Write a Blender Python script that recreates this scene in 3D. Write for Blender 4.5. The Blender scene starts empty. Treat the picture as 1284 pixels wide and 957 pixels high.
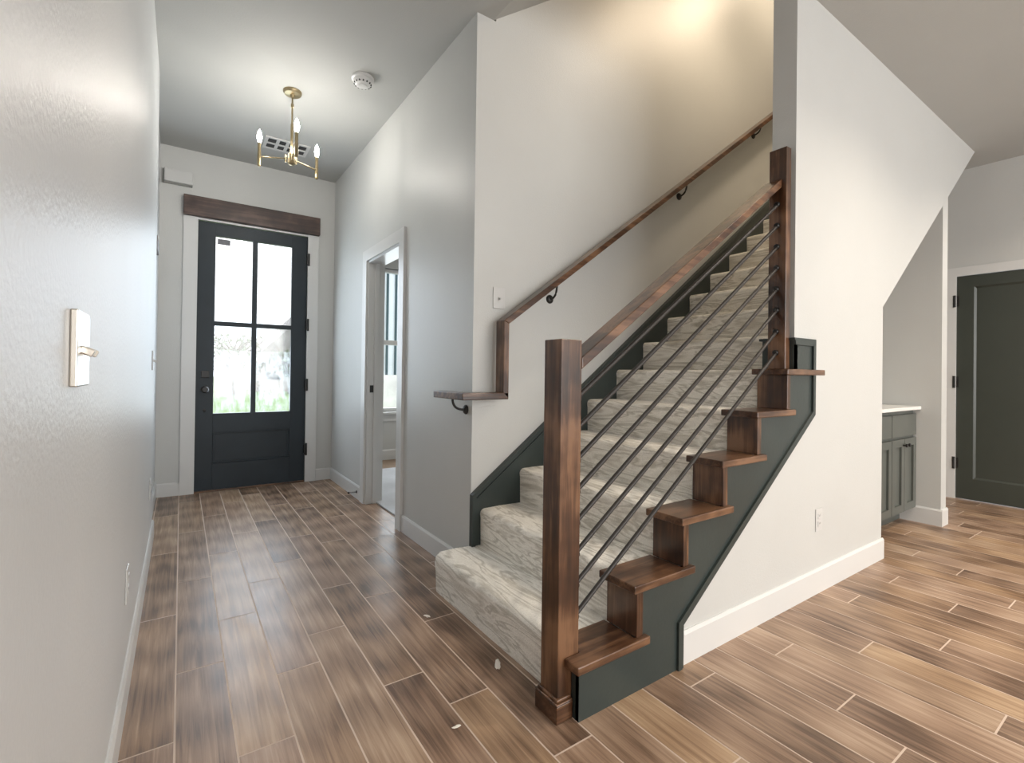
import bpy, bmesh, math, random
from mathutils import Vector, Matrix
random.seed(7)
PI = math.pi
SC = bpy.context.scene
COL = SC.collection

# ------------------------------------------------------------------ camera
F_PX, YAW, PITCH, ROLL, CX, CY = 603.72, 0.6004, 0.0063, 0.0131, 640.39, 463.83
cy_, sy_ = math.cos(YAW), math.sin(YAW)
fwd = Vector((sy_*math.cos(PITCH), cy_*math.cos(PITCH), math.sin(PITCH)))
r0 = Vector((cy_, -sy_, 0)); u0 = r0.cross(fwd)
rt = r0*math.cos(ROLL) + u0*math.sin(ROLL); up = rt.cross(fwd)
cam = bpy.data.cameras.new('camera'); cam.sensor_fit = 'HORIZONTAL'; cam.sensor_width = 36
cam.lens = F_PX/1284*36; cam.shift_x = (642-CX)/1284; cam.shift_y = (CY-478.5)/1284
cam.clip_start = 0.02; cam.clip_end = 300
co = bpy.data.objects.new('camera', cam); COL.objects.link(co)
M = Matrix((rt, up, -fwd)).transposed().to_4x4(); M.translation = (0, 0, 1.11)
co.matrix_world = M
SC.camera = co

# ------------------------------------------------------------------ light and exposure
SC.view_settings.view_transform = 'Standard'
SC.view_settings.look = 'None'
SC.view_settings.gamma = 1
SC.view_settings.use_curve_mapping = False
SC.view_settings.exposure = 0.12
w = bpy.data.worlds.new('overcast_sky'); SC.world = w; w.use_nodes = True
wn = w.node_tree.nodes; wl = w.node_tree.links; wn.clear()
wo = wn.new('ShaderNodeOutputWorld'); wb = wn.new('ShaderNodeBackground')
tc = wn.new('ShaderNodeTexCoord'); mp = wn.new('ShaderNodeMapping'); nz = wn.new('ShaderNodeTexNoise'); cr = wn.new('ShaderNodeValToRGB')
mp.inputs['Scale'].default_value = (1, 1, 3); nz.inputs['Scale'].default_value = 2.2; nz.inputs['Detail'].default_value = 5
cr.color_ramp.elements[0].color = (0.78, 0.88, 1, 1); cr.color_ramp.elements[1].color = (1, 1, 1, 1)
cr.color_ramp.elements[0].position = .38; cr.color_ramp.elements[1].position = .62
wl.new(tc.outputs['Generated'], mp.inputs['Vector']); wl.new(mp.outputs[0], nz.inputs['Vector'])
wl.new(nz.outputs['Fac'], cr.inputs[0]); wl.new(cr.outputs[0], wb.inputs['Color']); wl.new(wb.outputs[0], wo.inputs[0])
wb.inputs['Strength'].default_value = 2.1

def area(name, loc, direction, sx, sy, power, color, spread=PI):
    l = bpy.data.lights.new(name, 'AREA'); l.shape = 'RECTANGLE'; l.size = sx; l.size_y = sy
    l.energy = power; l.color = color; l.spread = spread
    o = bpy.data.objects.new(name, l); COL.objects.link(o); o.location = loc
    o.rotation_euler = Vector(direction).to_track_quat('-Z', 'Y').to_euler()
    return o
def spot(name, loc, direction, power, color, angle=110, blend=.7, radius=.06):
    l = bpy.data.lights.new(name, 'SPOT'); l.energy = power; l.color = color
    l.spot_size = math.radians(angle); l.spot_blend = blend; l.shadow_soft_size = radius
    o = bpy.data.objects.new(name, l); COL.objects.link(o); o.location = loc
    o.rotation_euler = Vector(direction).to_track_quat('-Z', 'Y').to_euler()
    return o
# daylight through the big living room windows behind the camera, through the front door and the bedroom window
area('living_room_window_light', (2.9, -4.35, 1.6), (0, 1, 0.05), 4.6, 2.4, 190, (1, .978, .945))
area('front_door_daylight', (.567, 5.118, 1.5), (0, -1, -.15), .64, 1.6, 16, (.76, .88, 1))
area('bedroom_window_daylight', (2.6, 5.8, 1.5), (0, -1, -.35), 1.2, 1.7, 24, (.86, .94, 1))
spot('bedroom_fill_spot', (2.9, 4.3, 2.98), (0, 0, -1), 70, (1, .93, .84), 165, .8, .1)  # added fill that brightens the dim bedroom walls, no known fixture
# recessed ceiling cans of the living room (warm) and the stairwell can
WARM = (1, .80, .58)
for i, (x, y) in enumerate(((3.1, .0), (4.9, .0), (3.1, -1.8), (4.9, -1.8), (.9, -1.8))):
    spot('recessed_can_light', (x, y, 3.03), (0, 0, -1), 140, (1, .87, .72), 142, .8, .07)
spot('stairwell_can_light', (3.1, 1.50, 4.2), (0, .15, -1), 46, WARM, 165, .9, .14)
spot('stairwell_fill_spot', (4.3, 1.45, 4.9), (-.3, .25, -1), 54, WARM, 170, .8, .06)  # unseen extra spot, set wide to fill the darker stair wall

# ------------------------------------------------------------------ dimensions
YF = 5.12; XR = 1.285; YW = 1.155; YS = 2.237; CZ = 3.044; XL = -.143; XD = 5.958
RUN = .2568; RISE = .19; X1 = 1.08

# ------------------------------------------------------------------ materials
MATS = {}
def new_mat(name):
    m = bpy.data.materials.new(name); m.use_nodes = True
    n = m.node_tree.nodes; n.clear()
    out = n.new('ShaderNodeOutputMaterial'); b = n.new('ShaderNodeBsdfPrincipled')
    m.node_tree.links.new(b.outputs[0], out.inputs[0])
    MATS[name] = m
    return m, n, m.node_tree.links, b
def ramp(n, stops):
    r = n.new('ShaderNodeValToRGB'); e = r.color_ramp.elements
    while len(e) < len(stops): e.new(.5)
    for k, (p, c) in enumerate(stops): e[k].position = p; e[k].color = (*c, 1)
    return r
def paint(name, col, rough=.5, bump=.0, scale=120, var=.04, spec=.5, metal=0):
    m, n, l, b = new_mat(name)
    t = n.new('ShaderNodeTexCoord'); z = n.new('ShaderNodeTexNoise'); z.inputs['Scale'].default_value = 3; z.inputs['Detail'].default_value = 4
    l.new(t.outputs['Object'], z.inputs['Vector'])
    r = ramp(n, ((.3, tuple(c*(1-var) for c in col)), (.7, tuple(min(1, c*(1+var)) for c in col))))
    l.new(z.outputs['Fac'], r.inputs[0]); l.new(r.outputs[0], b.inputs['Base Color'])
    b.inputs['Roughness'].default_value = rough; b.inputs['Specular IOR Level'].default_value = spec; b.inputs['Metallic'].default_value = metal
    if bump:
        z2 = n.new('ShaderNodeTexNoise'); z2.inputs['Scale'].default_value = scale; z2.inputs['Detail'].default_value = 3
        bp = n.new('ShaderNodeBump'); bp.inputs['Strength'].default_value = bump; bp.inputs['Distance'].default_value = .004
        l.new(t.outputs['Object'], z2.inputs['Vector']); l.new(z2.outputs['Fac'], bp.inputs['Height']); l.new(bp.outputs[0], b.inputs['Normal'])
    return m
def wood(name, axis, dark, mid, light, rough=.28):
    m, n, l, b = new_mat(name)
    t = n.new('ShaderNodeTexCoord'); mp = n.new('ShaderNodeMapping')
    s = [36.0, 36.0, 36.0]; s['XYZ'.index(axis)] = 2.2
    mp.inputs['Scale'].default_value = s
    rnd = n.new('ShaderNodeObjectInfo'); ad = n.new('ShaderNodeVectorMath'); ad.operation = 'ADD'
    mu = n.new('ShaderNodeMath'); mu.operation = 'MULTIPLY'; mu.inputs[1].default_value = 7
    l.new(rnd.outputs['Random'], mu.inputs[0]); l.new(t.outputs['Object'], ad.inputs[0]); l.new(mu.outputs[0], ad.inputs[1])
    l.new(ad.outputs[0], mp.inputs['Vector'])
    z = n.new('ShaderNodeTexNoise'); z.inputs['Scale'].default_value = 1; z.inputs['Detail'].default_value = 8; z.inputs['Roughness'].default_value = .62; z.inputs['Distortion'].default_value = .6
    l.new(mp.outputs[0], z.inputs['Vector'])
    z2 = n.new('ShaderNodeTexNoise'); z2.inputs['Scale'].default_value = 5; z2.inputs['Detail'].default_value = 3
    l.new(ad.outputs[0], z2.inputs['Vector'])
    mx = n.new('ShaderNodeMath'); mx.operation = 'MULTIPLY_ADD'; mx.inputs[1].default_value = .55; l.new(z2.outputs['Fac'], mx.inputs[0])
    m2 = n.new('ShaderNodeMath'); m2.operation = 'MULTIPLY'; m2.inputs[1].default_value = .5; l.new(z.outputs['Fac'], m2.inputs[0]); l.new(m2.outputs[0], mx.inputs[2])
    r = ramp(n, ((.38, dark), (.51, mid), (.63, light)))
    l.new(mx.outputs[0], r.inputs[0]); l.new(r.outputs[0], b.inputs['Base Color'])
    bp = n.new('ShaderNodeBump'); bp.inputs['Strength'].default_value = .08; bp.inputs['Distance'].default_value = .003
    l.new(z.outputs['Fac'], bp.inputs['Height']); l.new(bp.outputs[0], b.inputs['Normal'])
    b.inputs['Roughness'].default_value = rough
    b.inputs['Coat Weight'].default_value = .25; b.inputs['Coat Roughness'].default_value = .18
    return m
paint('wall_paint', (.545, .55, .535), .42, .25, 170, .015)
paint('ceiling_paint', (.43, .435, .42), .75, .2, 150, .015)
paint('wall_gloss', (.62, .63, .635), .42, .32, 90, .015)
paint('trim_white', (.64, .64, .63), .32, 0, var=.01)
paint('green_paint', (.031, .042, .040), .38, .1, 60, .12)
paint('door_charcoal', (.015, .024, .032), .42, .1, 50, .15, .32)
paint('door_olive', (.046, .052, .043), .38, .05, 60, .06)
paint('cabinet_grey', (.095, .103, .093), .38, .05, 60, .08)
paint('counter_white', (.75, .75, .73), .25, 0, var=.02)
paint('black_metal', (.012, .011, .010), .42, 0, var=.1)
paint('bronze_rod', (.022, .018, .016), .5, 0, var=.1)
paint('brass', (.34, .275, .165), .34, 0, var=.05, metal=1)
paint('nickel', (.62, .58, .52), .3, 0, var=.05, metal=1)
paint('ivory_tube', (.80, .74, .60), .35, 0, var=.02)
paint('white_plastic', (.57, .57, .56), .3, 0, var=.01)
paint('switch_plate', (.66, .64, .61), .3, 0, var=.01)
paint('shadow_plastic', (.22, .22, .20), .5, 0, var=.02)  # dark grey back plate, its tone also paints the chime's edge shadow
paint('dark_slot', (.02, .02, .02), .6, 0, var=.1)
paint('grey_sticker', (.18, .18, .20), .6, 0, var=.1)
paint('grout', (.66, .54, .45), .7, .1, 200, .08)
paint('bedroom_floor_brown', (.26, .18, .12), .7, .1, 60, .2)  # even brown for the bedroom floor beyond the carpet
paint('bedroom_carpet', (.52, .53, .55), .95, .8, 220, .12)
paint('grass', (.20, .30, .10), .9, .5, 12, .35)
paint('concrete', (.45, .44, .42), .8, .2, 30, .1)
paint('far_brick', (.40, .33, .29), .9, .3, 9, .25)
paint('far_roof', (.24, .22, .22), .9, .3, 9, .2)
paint('far_leaf', (.16, .19, .12), .9, 0, 4, .4)
paint('far_trunk', (.15, .11, .09), .9, 0, 4, .2)
paint('board_white', (.82, .88, .90), .6, 0, var=.04)
paint('batten_shadow', (.03, .07, .08), .6, 0, var=.1)  # battens coloured dark to paint the shadow lines of white siding
paint('brick_white', (.85, .83, .80), .8, .8, 6, .14)
paint('paper', (.78, .74, .68), .8, .3, 60, .06)
D, MI, LI = (.020, .0085, .0042), (.072, .031, .0145), (.195, .100, .052)
for a in 'XYZ': wood('walnut_'+a.lower(), a, D, MI, LI)
wood('header_wood', 'X', (.018, .009, .007), (.050, .025, .019), (.105, .062, .048), .5)

def glass_mat(name, gloss=.08, tint=(1, 1, 1), wave=0):
    m = bpy.data.materials.new(name); m.use_nodes = True; n = m.node_tree.nodes; l = m.node_tree.links; n.clear()
    out = n.new('ShaderNodeOutputMaterial'); tr = n.new('ShaderNodeBsdfTransparent'); gl = n.new('ShaderNodeBsdfGlossy'); mx = n.new('ShaderNodeMixShader')
    tr.inputs[0].default_value = (*tint, 1); gl.inputs['Roughness'].default_value = .05; mx.inputs[0].default_value = gloss
    l.new(tr.outputs[0], mx.inputs[1]); l.new(gl.outputs[0], mx.inputs[2]); l.new(mx.outputs[0], out.inputs[0])
    MATS[name] = m
glass_mat('pane_glass', .06)
def misted_glass():
    m = bpy.data.materials.new('misted_glass'); m.use_nodes = True; n = m.node_tree.nodes; l = m.node_tree.links; n.clear()
    out = n.new('ShaderNodeOutputMaterial'); tr = n.new('ShaderNodeBsdfTransparent'); ts = n.new('ShaderNodeBsdfTranslucent'); gl = n.new('ShaderNodeBsdfGlossy')
    gl.inputs['Roughness'].default_value = .08; ts.inputs[0].default_value = (.9, .93, .95, 1)
    t = n.new('ShaderNodeTexCoord'); mp = n.new('ShaderNodeMapping'); mp.inputs['Scale'].default_value = (1, 1, .35); l.new(t.outputs['Object'], mp.inputs['Vector'])
    z = n.new('ShaderNodeTexNoise'); z.inputs['Scale'].default_value = 26; z.inputs['Detail'].default_value = 6; z.inputs['Roughness'].default_value = .7; l.new(mp.outputs[0], z.inputs['Vector'])
    r = n.new('ShaderNodeMapRange'); r.inputs['From Min'].default_value = .35; r.inputs['From Max'].default_value = .68; r.inputs['To Min'].default_value = .0; r.inputs['To Max'].default_value = .14; l.new(z.outputs['Fac'], r.inputs['Value'])
    m1 = n.new('ShaderNodeMixShader'); m2 = n.new('ShaderNodeMixShader'); m2.inputs[0].default_value = .05
    l.new(r.outputs[0], m1.inputs[0]); l.new(tr.outputs[0], m1.inputs[1]); l.new(ts.outputs[0], m1.inputs[2])
    l.new(m1.outputs[0], m2.inputs[1]); l.new(gl.outputs[0], m2.inputs[2]); l.new(m2.outputs[0], out.inputs[0]); MATS['misted_glass'] = m
misted_glass()
m, n, l, b = new_mat('bulb_glow'); b.inputs['Base Color'].default_value = (1, .9, .75, 1); b.inputs['Emission Color'].default_value = (1, .95, .87, 1); b.inputs['Emission Strength'].default_value = 215

def floor_material():
    m, n, l, b = new_mat('wood_tile')
    t = n.new('ShaderNodeTexCoord'); g = n.new('ShaderNodeNewGeometry')
    cmb = n.new('ShaderNodeCombineXYZ'); mu = n.new('ShaderNodeMath'); mu.operation = 'MULTIPLY'; mu.inputs[1].default_value = 37
    l.new(g.outputs['Random Per Island'], mu.inputs[0])
    for k in range(3): l.new(mu.outputs[0], cmb.inputs[k])
    ad = n.new('ShaderNodeVectorMath'); ad.operation = 'ADD'; l.new(t.outputs['Object'], ad.inputs[0]); l.new(cmb.outputs[0], ad.inputs[1])
    # grain: long streaks along Y plus cathedral rings
    mp = n.new('ShaderNodeMapping'); mp.inputs['Scale'].default_value = (60, 1.9, 1); l.new(ad.outputs[0], mp.inputs['Vector'])
    z = n.new('ShaderNodeTexNoise'); z.inputs['Scale'].default_value = 1; z.inputs['Detail'].default_value = 9; z.inputs['Roughness'].default_value = .65; z.inputs['Distortion'].default_value = .9
    l.new(mp.outputs[0], z.inputs['Vector'])
    mp2 = n.new('ShaderNodeMapping'); mp2.inputs['Scale'].default_value = (7, 1.6, 1); l.new(ad.outputs[0], mp2.inputs['Vector'])
    z2 = n.new('ShaderNodeTexNoise'); z2.inputs['Scale'].default_value = 1; z2.inputs['Detail'].default_value = 4; z2.inputs['Distortion'].default_value = .5
    l.new(mp2.outputs[0], z2.inputs['Vector'])
    wv = n.new('ShaderNodeTexWave'); wv.wave_type = 'RINGS'; wv.inputs['Scale'].default_value = 2.0; wv.inputs['Distortion'].default_value = 3.5; wv.inputs['Detail'].default_value = 3; wv.inputs['Detail Scale'].default_value = 1.4
    mp3 = n.new('ShaderNodeMapping'); mp3.inputs['Scale'].default_value = (5, .8, 1); l.new(ad.outputs[0], mp3.inputs['Vector']); l.new(mp3.outputs[0], wv.inputs['Vector'])
    def mad(src, k, add=None, c=0):
        q = n.new('ShaderNodeMath'); q.operation = 'MULTIPLY_ADD'; q.inputs[1].default_value = k; q.inputs[2].default_value = c
        l.new(src, q.inputs[0])
        if add is not None: l.new(add, q.inputs[2])
        return q.outputs[0]
    s = mad(z.outputs['Fac'], .75); s = mad(z2.outputs['Fac'], .30, s); s = mad(wv.outputs['Fac'], .12, s); s = mad(g.outputs['Random Per Island'], .20, s)
    s = mad(s, 1.12, None, -.265)
    r = ramp(n, ((.28, (.110, .066, .042)), (.44, (.235, .152, .102)), (.60, (.350, .240, .166)), (.80, (.50, .375, .275))))
    l.new(s, r.inputs[0])
    wn_ = n.new('ShaderNodeTexWhiteNoise'); wn_.noise_dimensions = '1D'; l.new(mu.outputs[0], wn_.inputs['W'])
    tint = ramp(n, ((.0, (1.0, .97, .96)), (.5, (1.0, 1.0, 1.0)), (1.0, (1.05, 1.0, .88)))); l.new(wn_.outputs['Value'], tint.inputs[0])
    mt = n.new('ShaderNodeMix'); mt.data_type = 'RGBA'; mt.blend_type = 'MULTIPLY'; mt.inputs['Factor'].default_value = 1
    l.new(r.outputs[0], mt.inputs['A']); l.new(tint.outputs[0], mt.inputs['B']); l.new(mt.outputs['Result'], b.inputs['Base Color'])
    rr = n.new('ShaderNodeMath'); rr.operation = 'MULTIPLY_ADD'; rr.inputs[1].default_value = .2; rr.inputs[2].default_value = .28; l.new(z2.outputs['Fac'], rr.inputs[0]); l.new(rr.outputs[0], b.inputs['Roughness'])
    bp = n.new('ShaderNodeBump'); bp.inputs['Strength'].default_value = .10; bp.inputs['Distance'].default_value = .002
    l.new(z.outputs['Fac'], bp.inputs['Height']); l.new(bp.outputs[0], b.inputs['Normal'])
floor_material()

def carpet_material():
    m, n, l, b = new_mat('stair_carpet')
    t = n.new('ShaderNodeTexCoord')
    mp = n.new('ShaderNodeMapping'); mp.inputs['Scale'].default_value = (9.0, 1.9, 13.0); mp.inputs['Rotation'].default_value = (.16, .0, .20)
    l.new(t.outputs['Object'], mp.inputs['Vector'])
    w1 = n.new('ShaderNodeTexNoise'); w1.inputs['Scale'].default_value = 1.1; w1.inputs['Detail'].default_value = 3.5; w1.inputs['Distortion'].default_value = .55; w1.inputs['Roughness'].default_value = .55
    l.new(mp.outputs[0], w1.inputs['Vector'])
    r = ramp(n, ((.30, (.52, .48, .41)), (.40, (.86, .83, .76)), (.46, (.93, .90, .835)), (.505, (.57, .535, .465)), (.55, (.93, .90, .835)), (.62, (.66, .62, .545)), (.70, (.93, .90, .835))))
    l.new(w1.outputs['Fac'], r.inputs[0])
    z = n.new('ShaderNodeTexNoise'); z.inputs['Scale'].default_value = 160; z.inputs['Detail'].default_value = 2; l.new(t.outputs['Object'], z.inputs['Vector'])
    mx = n.new('ShaderNodeMix'); mx.data_type = 'RGBA'; mx.blend_type = 'MULTIPLY'; mx.inputs['Factor'].default_value = .45
    r2 = ramp(n, ((.3, (.72, .72, .72)), (.62, (1, 1, 1))))
    l.new(z.outputs['Fac'], r2.inputs[0]); l.new(r.outputs[0], mx.inputs['A']); l.new(r2.outputs[0], mx.inputs['B'])
    l.new(mx.outputs['Result'], b.inputs['Base Color'])
    b.inputs['Roughness'].default_value = .95; b.inputs['Specular IOR Level'].default_value = .15
    b.inputs['Sheen Weight'].default_value = .2
    bp = n.new('ShaderNodeBump'); bp.inputs['Strength'].default_value = .6; bp.inputs['Distance'].default_value = .005
    sm = n.new('ShaderNodeMath'); sm.operation = 'MULTIPLY_ADD'; sm.inputs[1].default_value = .8; l.new(w1.outputs['Fac'], sm.inputs[0]); l.new(z.outputs['Fac'], sm.inputs[2])
    l.new(sm.outputs[0], bp.inputs['Height']); l.new(bp.outputs[0], b.inputs['Normal'])
carpet_material()

# ------------------------------------------------------------------ mesh helpers
def box(bm, x0, x1, y0, y1, z0, z1):
    if x0 > x1: x0, x1 = x1, x0
    if y0 > y1: y0, y1 = y1, y0
    if z0 > z1: z0, z1 = z1, z0
    v = [bm.verts.new(p) for p in ((x0,y0,z0),(x1,y0,z0),(x1,y1,z0),(x0,y1,z0),(x0,y0,z1),(x1,y0,z1),(x1,y1,z1),(x0,y1,z1))]
    for f in ((0,3,2,1),(4,5,6,7),(0,1,5,4),(1,2,6,5),(2,3,7,6),(3,0,4,7)): bm.faces.new([v[i] for i in f])
def prism(bm, poly, axis, a, b):
    """poly: 2D points in the plane normal to axis (x: (y,z), y: (x,z), z: (x,y)); extruded from a to b"""
    def P(p, t):
        return {'x': (t, p[0], p[1]), 'y': (p[0], t, p[1]), 'z': (p[0], p[1], t)}[axis]
    A = [bm.verts.new(P(p, a)) for p in poly]; B = [bm.verts.new(P(p, b)) for p in poly]
    fs = [bm.faces.new(A), bm.faces.new(B[::-1])]
    k = len(poly)
    for i in range(k): fs.append(bm.faces.new((A[i], B[i], B[(i+1) % k], A[(i+1) % k])))
    return fs
def lathe(bm, prof, c=(0,0,0), axis='z', n=20):
    """prof: (radius, height) pairs revolved about axis through c"""
    def P(r, h, a):
        p = {'z': (r*math.cos(a), r*math.sin(a), h), 'x': (h, r*math.cos(a), r*math.sin(a)), 'y': (r*math.cos(a), h, r*math.sin(a))}[axis]
        return (p[0]+c[0], p[1]+c[1], p[2]+c[2])
    rings = []
    for r, h in prof:
        rings.append([bm.verts.new(P(max(r, 1e-4), h, 2*PI*i/n)) for i in range(n)])
    for A, B in zip(rings, rings[1:]):
        for i in range(n): bm.faces.new((A[i], A[(i+1) % n], B[(i+1) % n], B[i]))
    bm.faces.new(rings[0][::-1]); bm.faces.new(rings[-1])
def tube(bm, pts, r, n=10):
    pts = [Vector(p) for p in pts]; rings = []
    for i, p in enumerate(pts):
        t = (pts[min(i+1, len(pts)-1)] - pts[max(i-1, 0)]).normalized()
        s = t.cross(Vector((0,0,1)) if abs(t.z) < .9 else Vector((1,0,0))).normalized(); q = t.cross(s)
        rr = r[i] if isinstance(r, (list, tuple)) else r
        rings.append([bm.verts.new(p + (s*math.cos(2*PI*k/n) + q*math.sin(2*PI*k/n))*rr) for k in range(n)])
    for A, B in zip(rings, rings[1:]):
        for k in range(n): bm.faces.new((A[k], A[(k+1) % n], B[(k+1) % n], B[k]))
    bm.faces.new(rings[0][::-1]); bm.faces.new(rings[-1])
def bar(bm, p, q, w, h, side=Vector((0,1,0))):
    """rectangular bar from p to q; w along side, h perpendicular"""
    p, q = Vector(p), Vector(q); t = (q-p).normalized(); s = side.normalized(); u = t.cross(s).normalized()
    v = []
    for e in (p, q):
        for a, b_ in ((-1,-1),(1,-1),(1,1),(-1,1)): v.append(bm.verts.new(e + s*a*w/2 + u*b_*h/2))
    for f in ((0,1,2,3),(7,6,5,4),(0,4,5,1),(1,5,6,2),(2,6,7,3),(3,7,4,0)): bm.faces.new([v[i] for i in f])
def obj(name, bm, mat, parent=None, bevel=0, smooth=False, loc=None, segs=2):
    bmesh.ops.recalc_face_normals(bm, faces=bm.faces[:])
    me = bpy.data.meshes.new(name); 
    if smooth:
        for f in bm.faces: f.smooth = True
    org = Vector(loc) if loc is not None else Vector((0,0,0))
    if loc is not None: bmesh.ops.translate(bm, verts=bm.verts[:], vec=-org)
    bm.to_mesh(me); bm.free()
    for mm in (mat if isinstance(mat, (list, tuple)) else [mat]): me.materials.append(MATS[mm])
    o = bpy.data.objects.new(name, me); COL.objects.link(o)
    if parent is not None:
        o.parent = parent; o.location = org - (Vector(parent.get('org', (0,0,0))))
        o['org'] = tuple(org)
    else:
        o.location = org; o['org'] = tuple(org)
    if bevel:
        md = o.modifiers.new('bevel', 'BEVEL'); md.width = bevel; md.segments = segs; md.limit_method = 'ANGLE'; md.angle_limit = math.radians(35)
        md.harden_normals = False
    if smooth:
        try:
            me.set_sharp_from_angle(angle=math.radians(40))
        except Exception: pass
    return o
def B(*boxes):
    bm = bmesh.new()
    for q in boxes: box(bm, *q)
    return bm
def thing(name, label, cat, loc=(0,0,0), group=None):
    o = bpy.data.objects.new(name, None); COL.objects.link(o); o.location = loc; o['org'] = tuple(loc)
    o.empty_display_size = .05
    o['label'] = label; o['category'] = cat
    if group: o['group'] = group
    return o
def tag(o, label, cat, group=None):
    o['label'] = label; o['category'] = cat
    if group: o['group'] = group
    return o
def struct(o, label=None, cat=None):
    o['kind'] = 'structure'
    if label: o['label'] = label; o['category'] = cat
    return o

# ------------------------------------------------------------------ floor: wood-look tiles 0.15 x 0.90, one mesh
PW, PL, G = .1512, .90, .0027
OFF = {-1:.842, 0:.325, 1:.675, 2:.124, 3:.338, 4:.750, 5:.540, 6:.177, 7:.46, 8:.775, 9:.30, 10:.15, 11:.52, 12:.707, 13:.084, 14:.384, 15:.806, 16:.25, 17:.63, 18:.115, 19:.43, 20:.711, 21:.091, 22:.56, 23:.30, 24:.82}
bm = bmesh.new()
xa, xb, ya, yb = -.45, XD+.1, -4.5, YF+.06
for k in range(math.floor(xa/PW), math.ceil(xb/PW)):
    o_ = OFF.get(k, random.random()*PL)
    y = o_ - PL*math.ceil((o_-ya)/PL)
    while y < yb:
        x0, x1 = max(k*PW+G, xa), min((k+1)*PW-G, xb); y0, y1 = max(y+G, ya), min(y+PL-G, yb)
        y += PL
        if x1-x0 < .01 or y1-y0 < .01: continue
        # nothing of the floor is needed inside the bedroom or outside the front of the stair wall line beyond the niche
        f = bm.faces.new([bm.verts.new(p) for p in ((x0,y0,0),(x1,y0,0),(x1,y1,0),(x0,y1,0))]); f.material_index = 0
v = [bm.verts.new(p) for p in ((xa,ya,-.0007),(xb,ya,-.0007),(xb,yb,-.0007),(xa,yb,-.0007),(xa,ya,-.12),(xb,ya,-.12),(xb,yb,-.12),(xa,yb,-.12))]
for f in ((0,1,2,3),(4,7,6,5),(0,4,5,1),(1,5,6,2),(2,6,7,3),(3,7,4,0)):
    bm.faces.new([v[i] for i in f]).material_index = 1
me = bpy.data.meshes.new('floor'); bm.to_mesh(me); bm.free(); me.materials.append(MATS['wood_tile']); me.materials.append(MATS['grout'])
fo = bpy.data.objects.new('floor', me); COL.objects.link(fo); struct(fo, 'brown wood-look plank tile floor with pale grout lines', 'floor')

# ------------------------------------------------------------------ ceilings
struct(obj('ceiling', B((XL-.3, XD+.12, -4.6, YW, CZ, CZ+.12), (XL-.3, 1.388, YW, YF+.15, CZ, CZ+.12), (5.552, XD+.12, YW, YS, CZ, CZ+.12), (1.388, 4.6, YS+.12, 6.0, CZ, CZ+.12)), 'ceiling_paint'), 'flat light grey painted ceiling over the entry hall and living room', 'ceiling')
SLP = .734
zx = lambda x: CZ + SLP*(x-1.388)
xt = 1.388 + (5.5-CZ)/SLP
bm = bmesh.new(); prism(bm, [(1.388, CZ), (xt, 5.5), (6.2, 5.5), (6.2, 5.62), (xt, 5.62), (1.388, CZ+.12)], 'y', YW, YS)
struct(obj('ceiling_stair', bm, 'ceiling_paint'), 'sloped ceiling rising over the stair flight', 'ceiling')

# ------------------------------------------------------------------ walls
DX0, DX1, DZ = .104, 1.03, 2.443          # front door opening
struct(obj('wall_front', B((XL-.45, DX0, YF, YF+.15, 0, CZ), (DX1, XR, YF, YF+.15, 0, CZ), (DX0, DX1, YF, YF+.15, DZ+.004, CZ)), 'wall_paint'), 'pale grey end wall of the hall around the front door', 'wall')
OY0, OY1, OZ = 3.28, 4.0, 2.03            # bedroom doorway in the right hall wall
struct(obj('wall_hall', B((XR, XR+.12, YS, OY0, 0, CZ), (XR, XR+.12, OY1, 6.0, 0, CZ), (XR, XR+.12, OY0, OY1, OZ, CZ)), 'wall_paint'), 'pale grey right wall of the hall with bedroom doorway', 'wall')
struct(obj('wall_left', B((XL-.12, XL, -4.6, 3.92, 0, CZ), (XL-.15, XL-.030, 3.92, YF, 0, CZ)), 'wall_gloss'), 'glossy pale grey wall close to the camera on the left', 'wall')
bm = B((XR+.12, 6.2, YS, YS+.12, 0, 5.62)); struct(obj('wall_stair_back', bm, 'wall_paint'), 'cream wall behind the stairs with the wall handrail', 'wall')
# wall on the near side of the stairs: stepped knee wall, full wall, sloped cut over the niche
WX0, NX = 2.463, 3.569
NS = .755; nz_ = 1.547
x_r = lambda n: 1.06 + RUN*(n-1)          # face of wood riser n
xe = NX+(CZ-nz_)/NS
bm = bmesh.new(); y0_, y1_ = YW, YW+.115
box(bm, WX0, NX, y0_, y1_, 0, CZ)
prism(bm, [(NX, nz_), (xe, CZ), (NX, CZ)], 'y', y0_, y1_)
prism(bm, [(1.398, CZ+.002), (6.2, CZ+.002), (6.2, 5.5), (xt, 5.5)], 'y', y0_, y1_)
for n in range(1, 7):
    xa_ = 1.095 if n == 1 else x_r(n)+.02
    box(bm, xa_, WX0 if n == 6 else x_r(n+1)+.02, y0_, y1_, 0, n*RISE-.03)
struct(obj('wall_stair_side', bm, 'wall_paint'), 'white wall beside the stairs with a sloped cut-out', 'wall')
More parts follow.
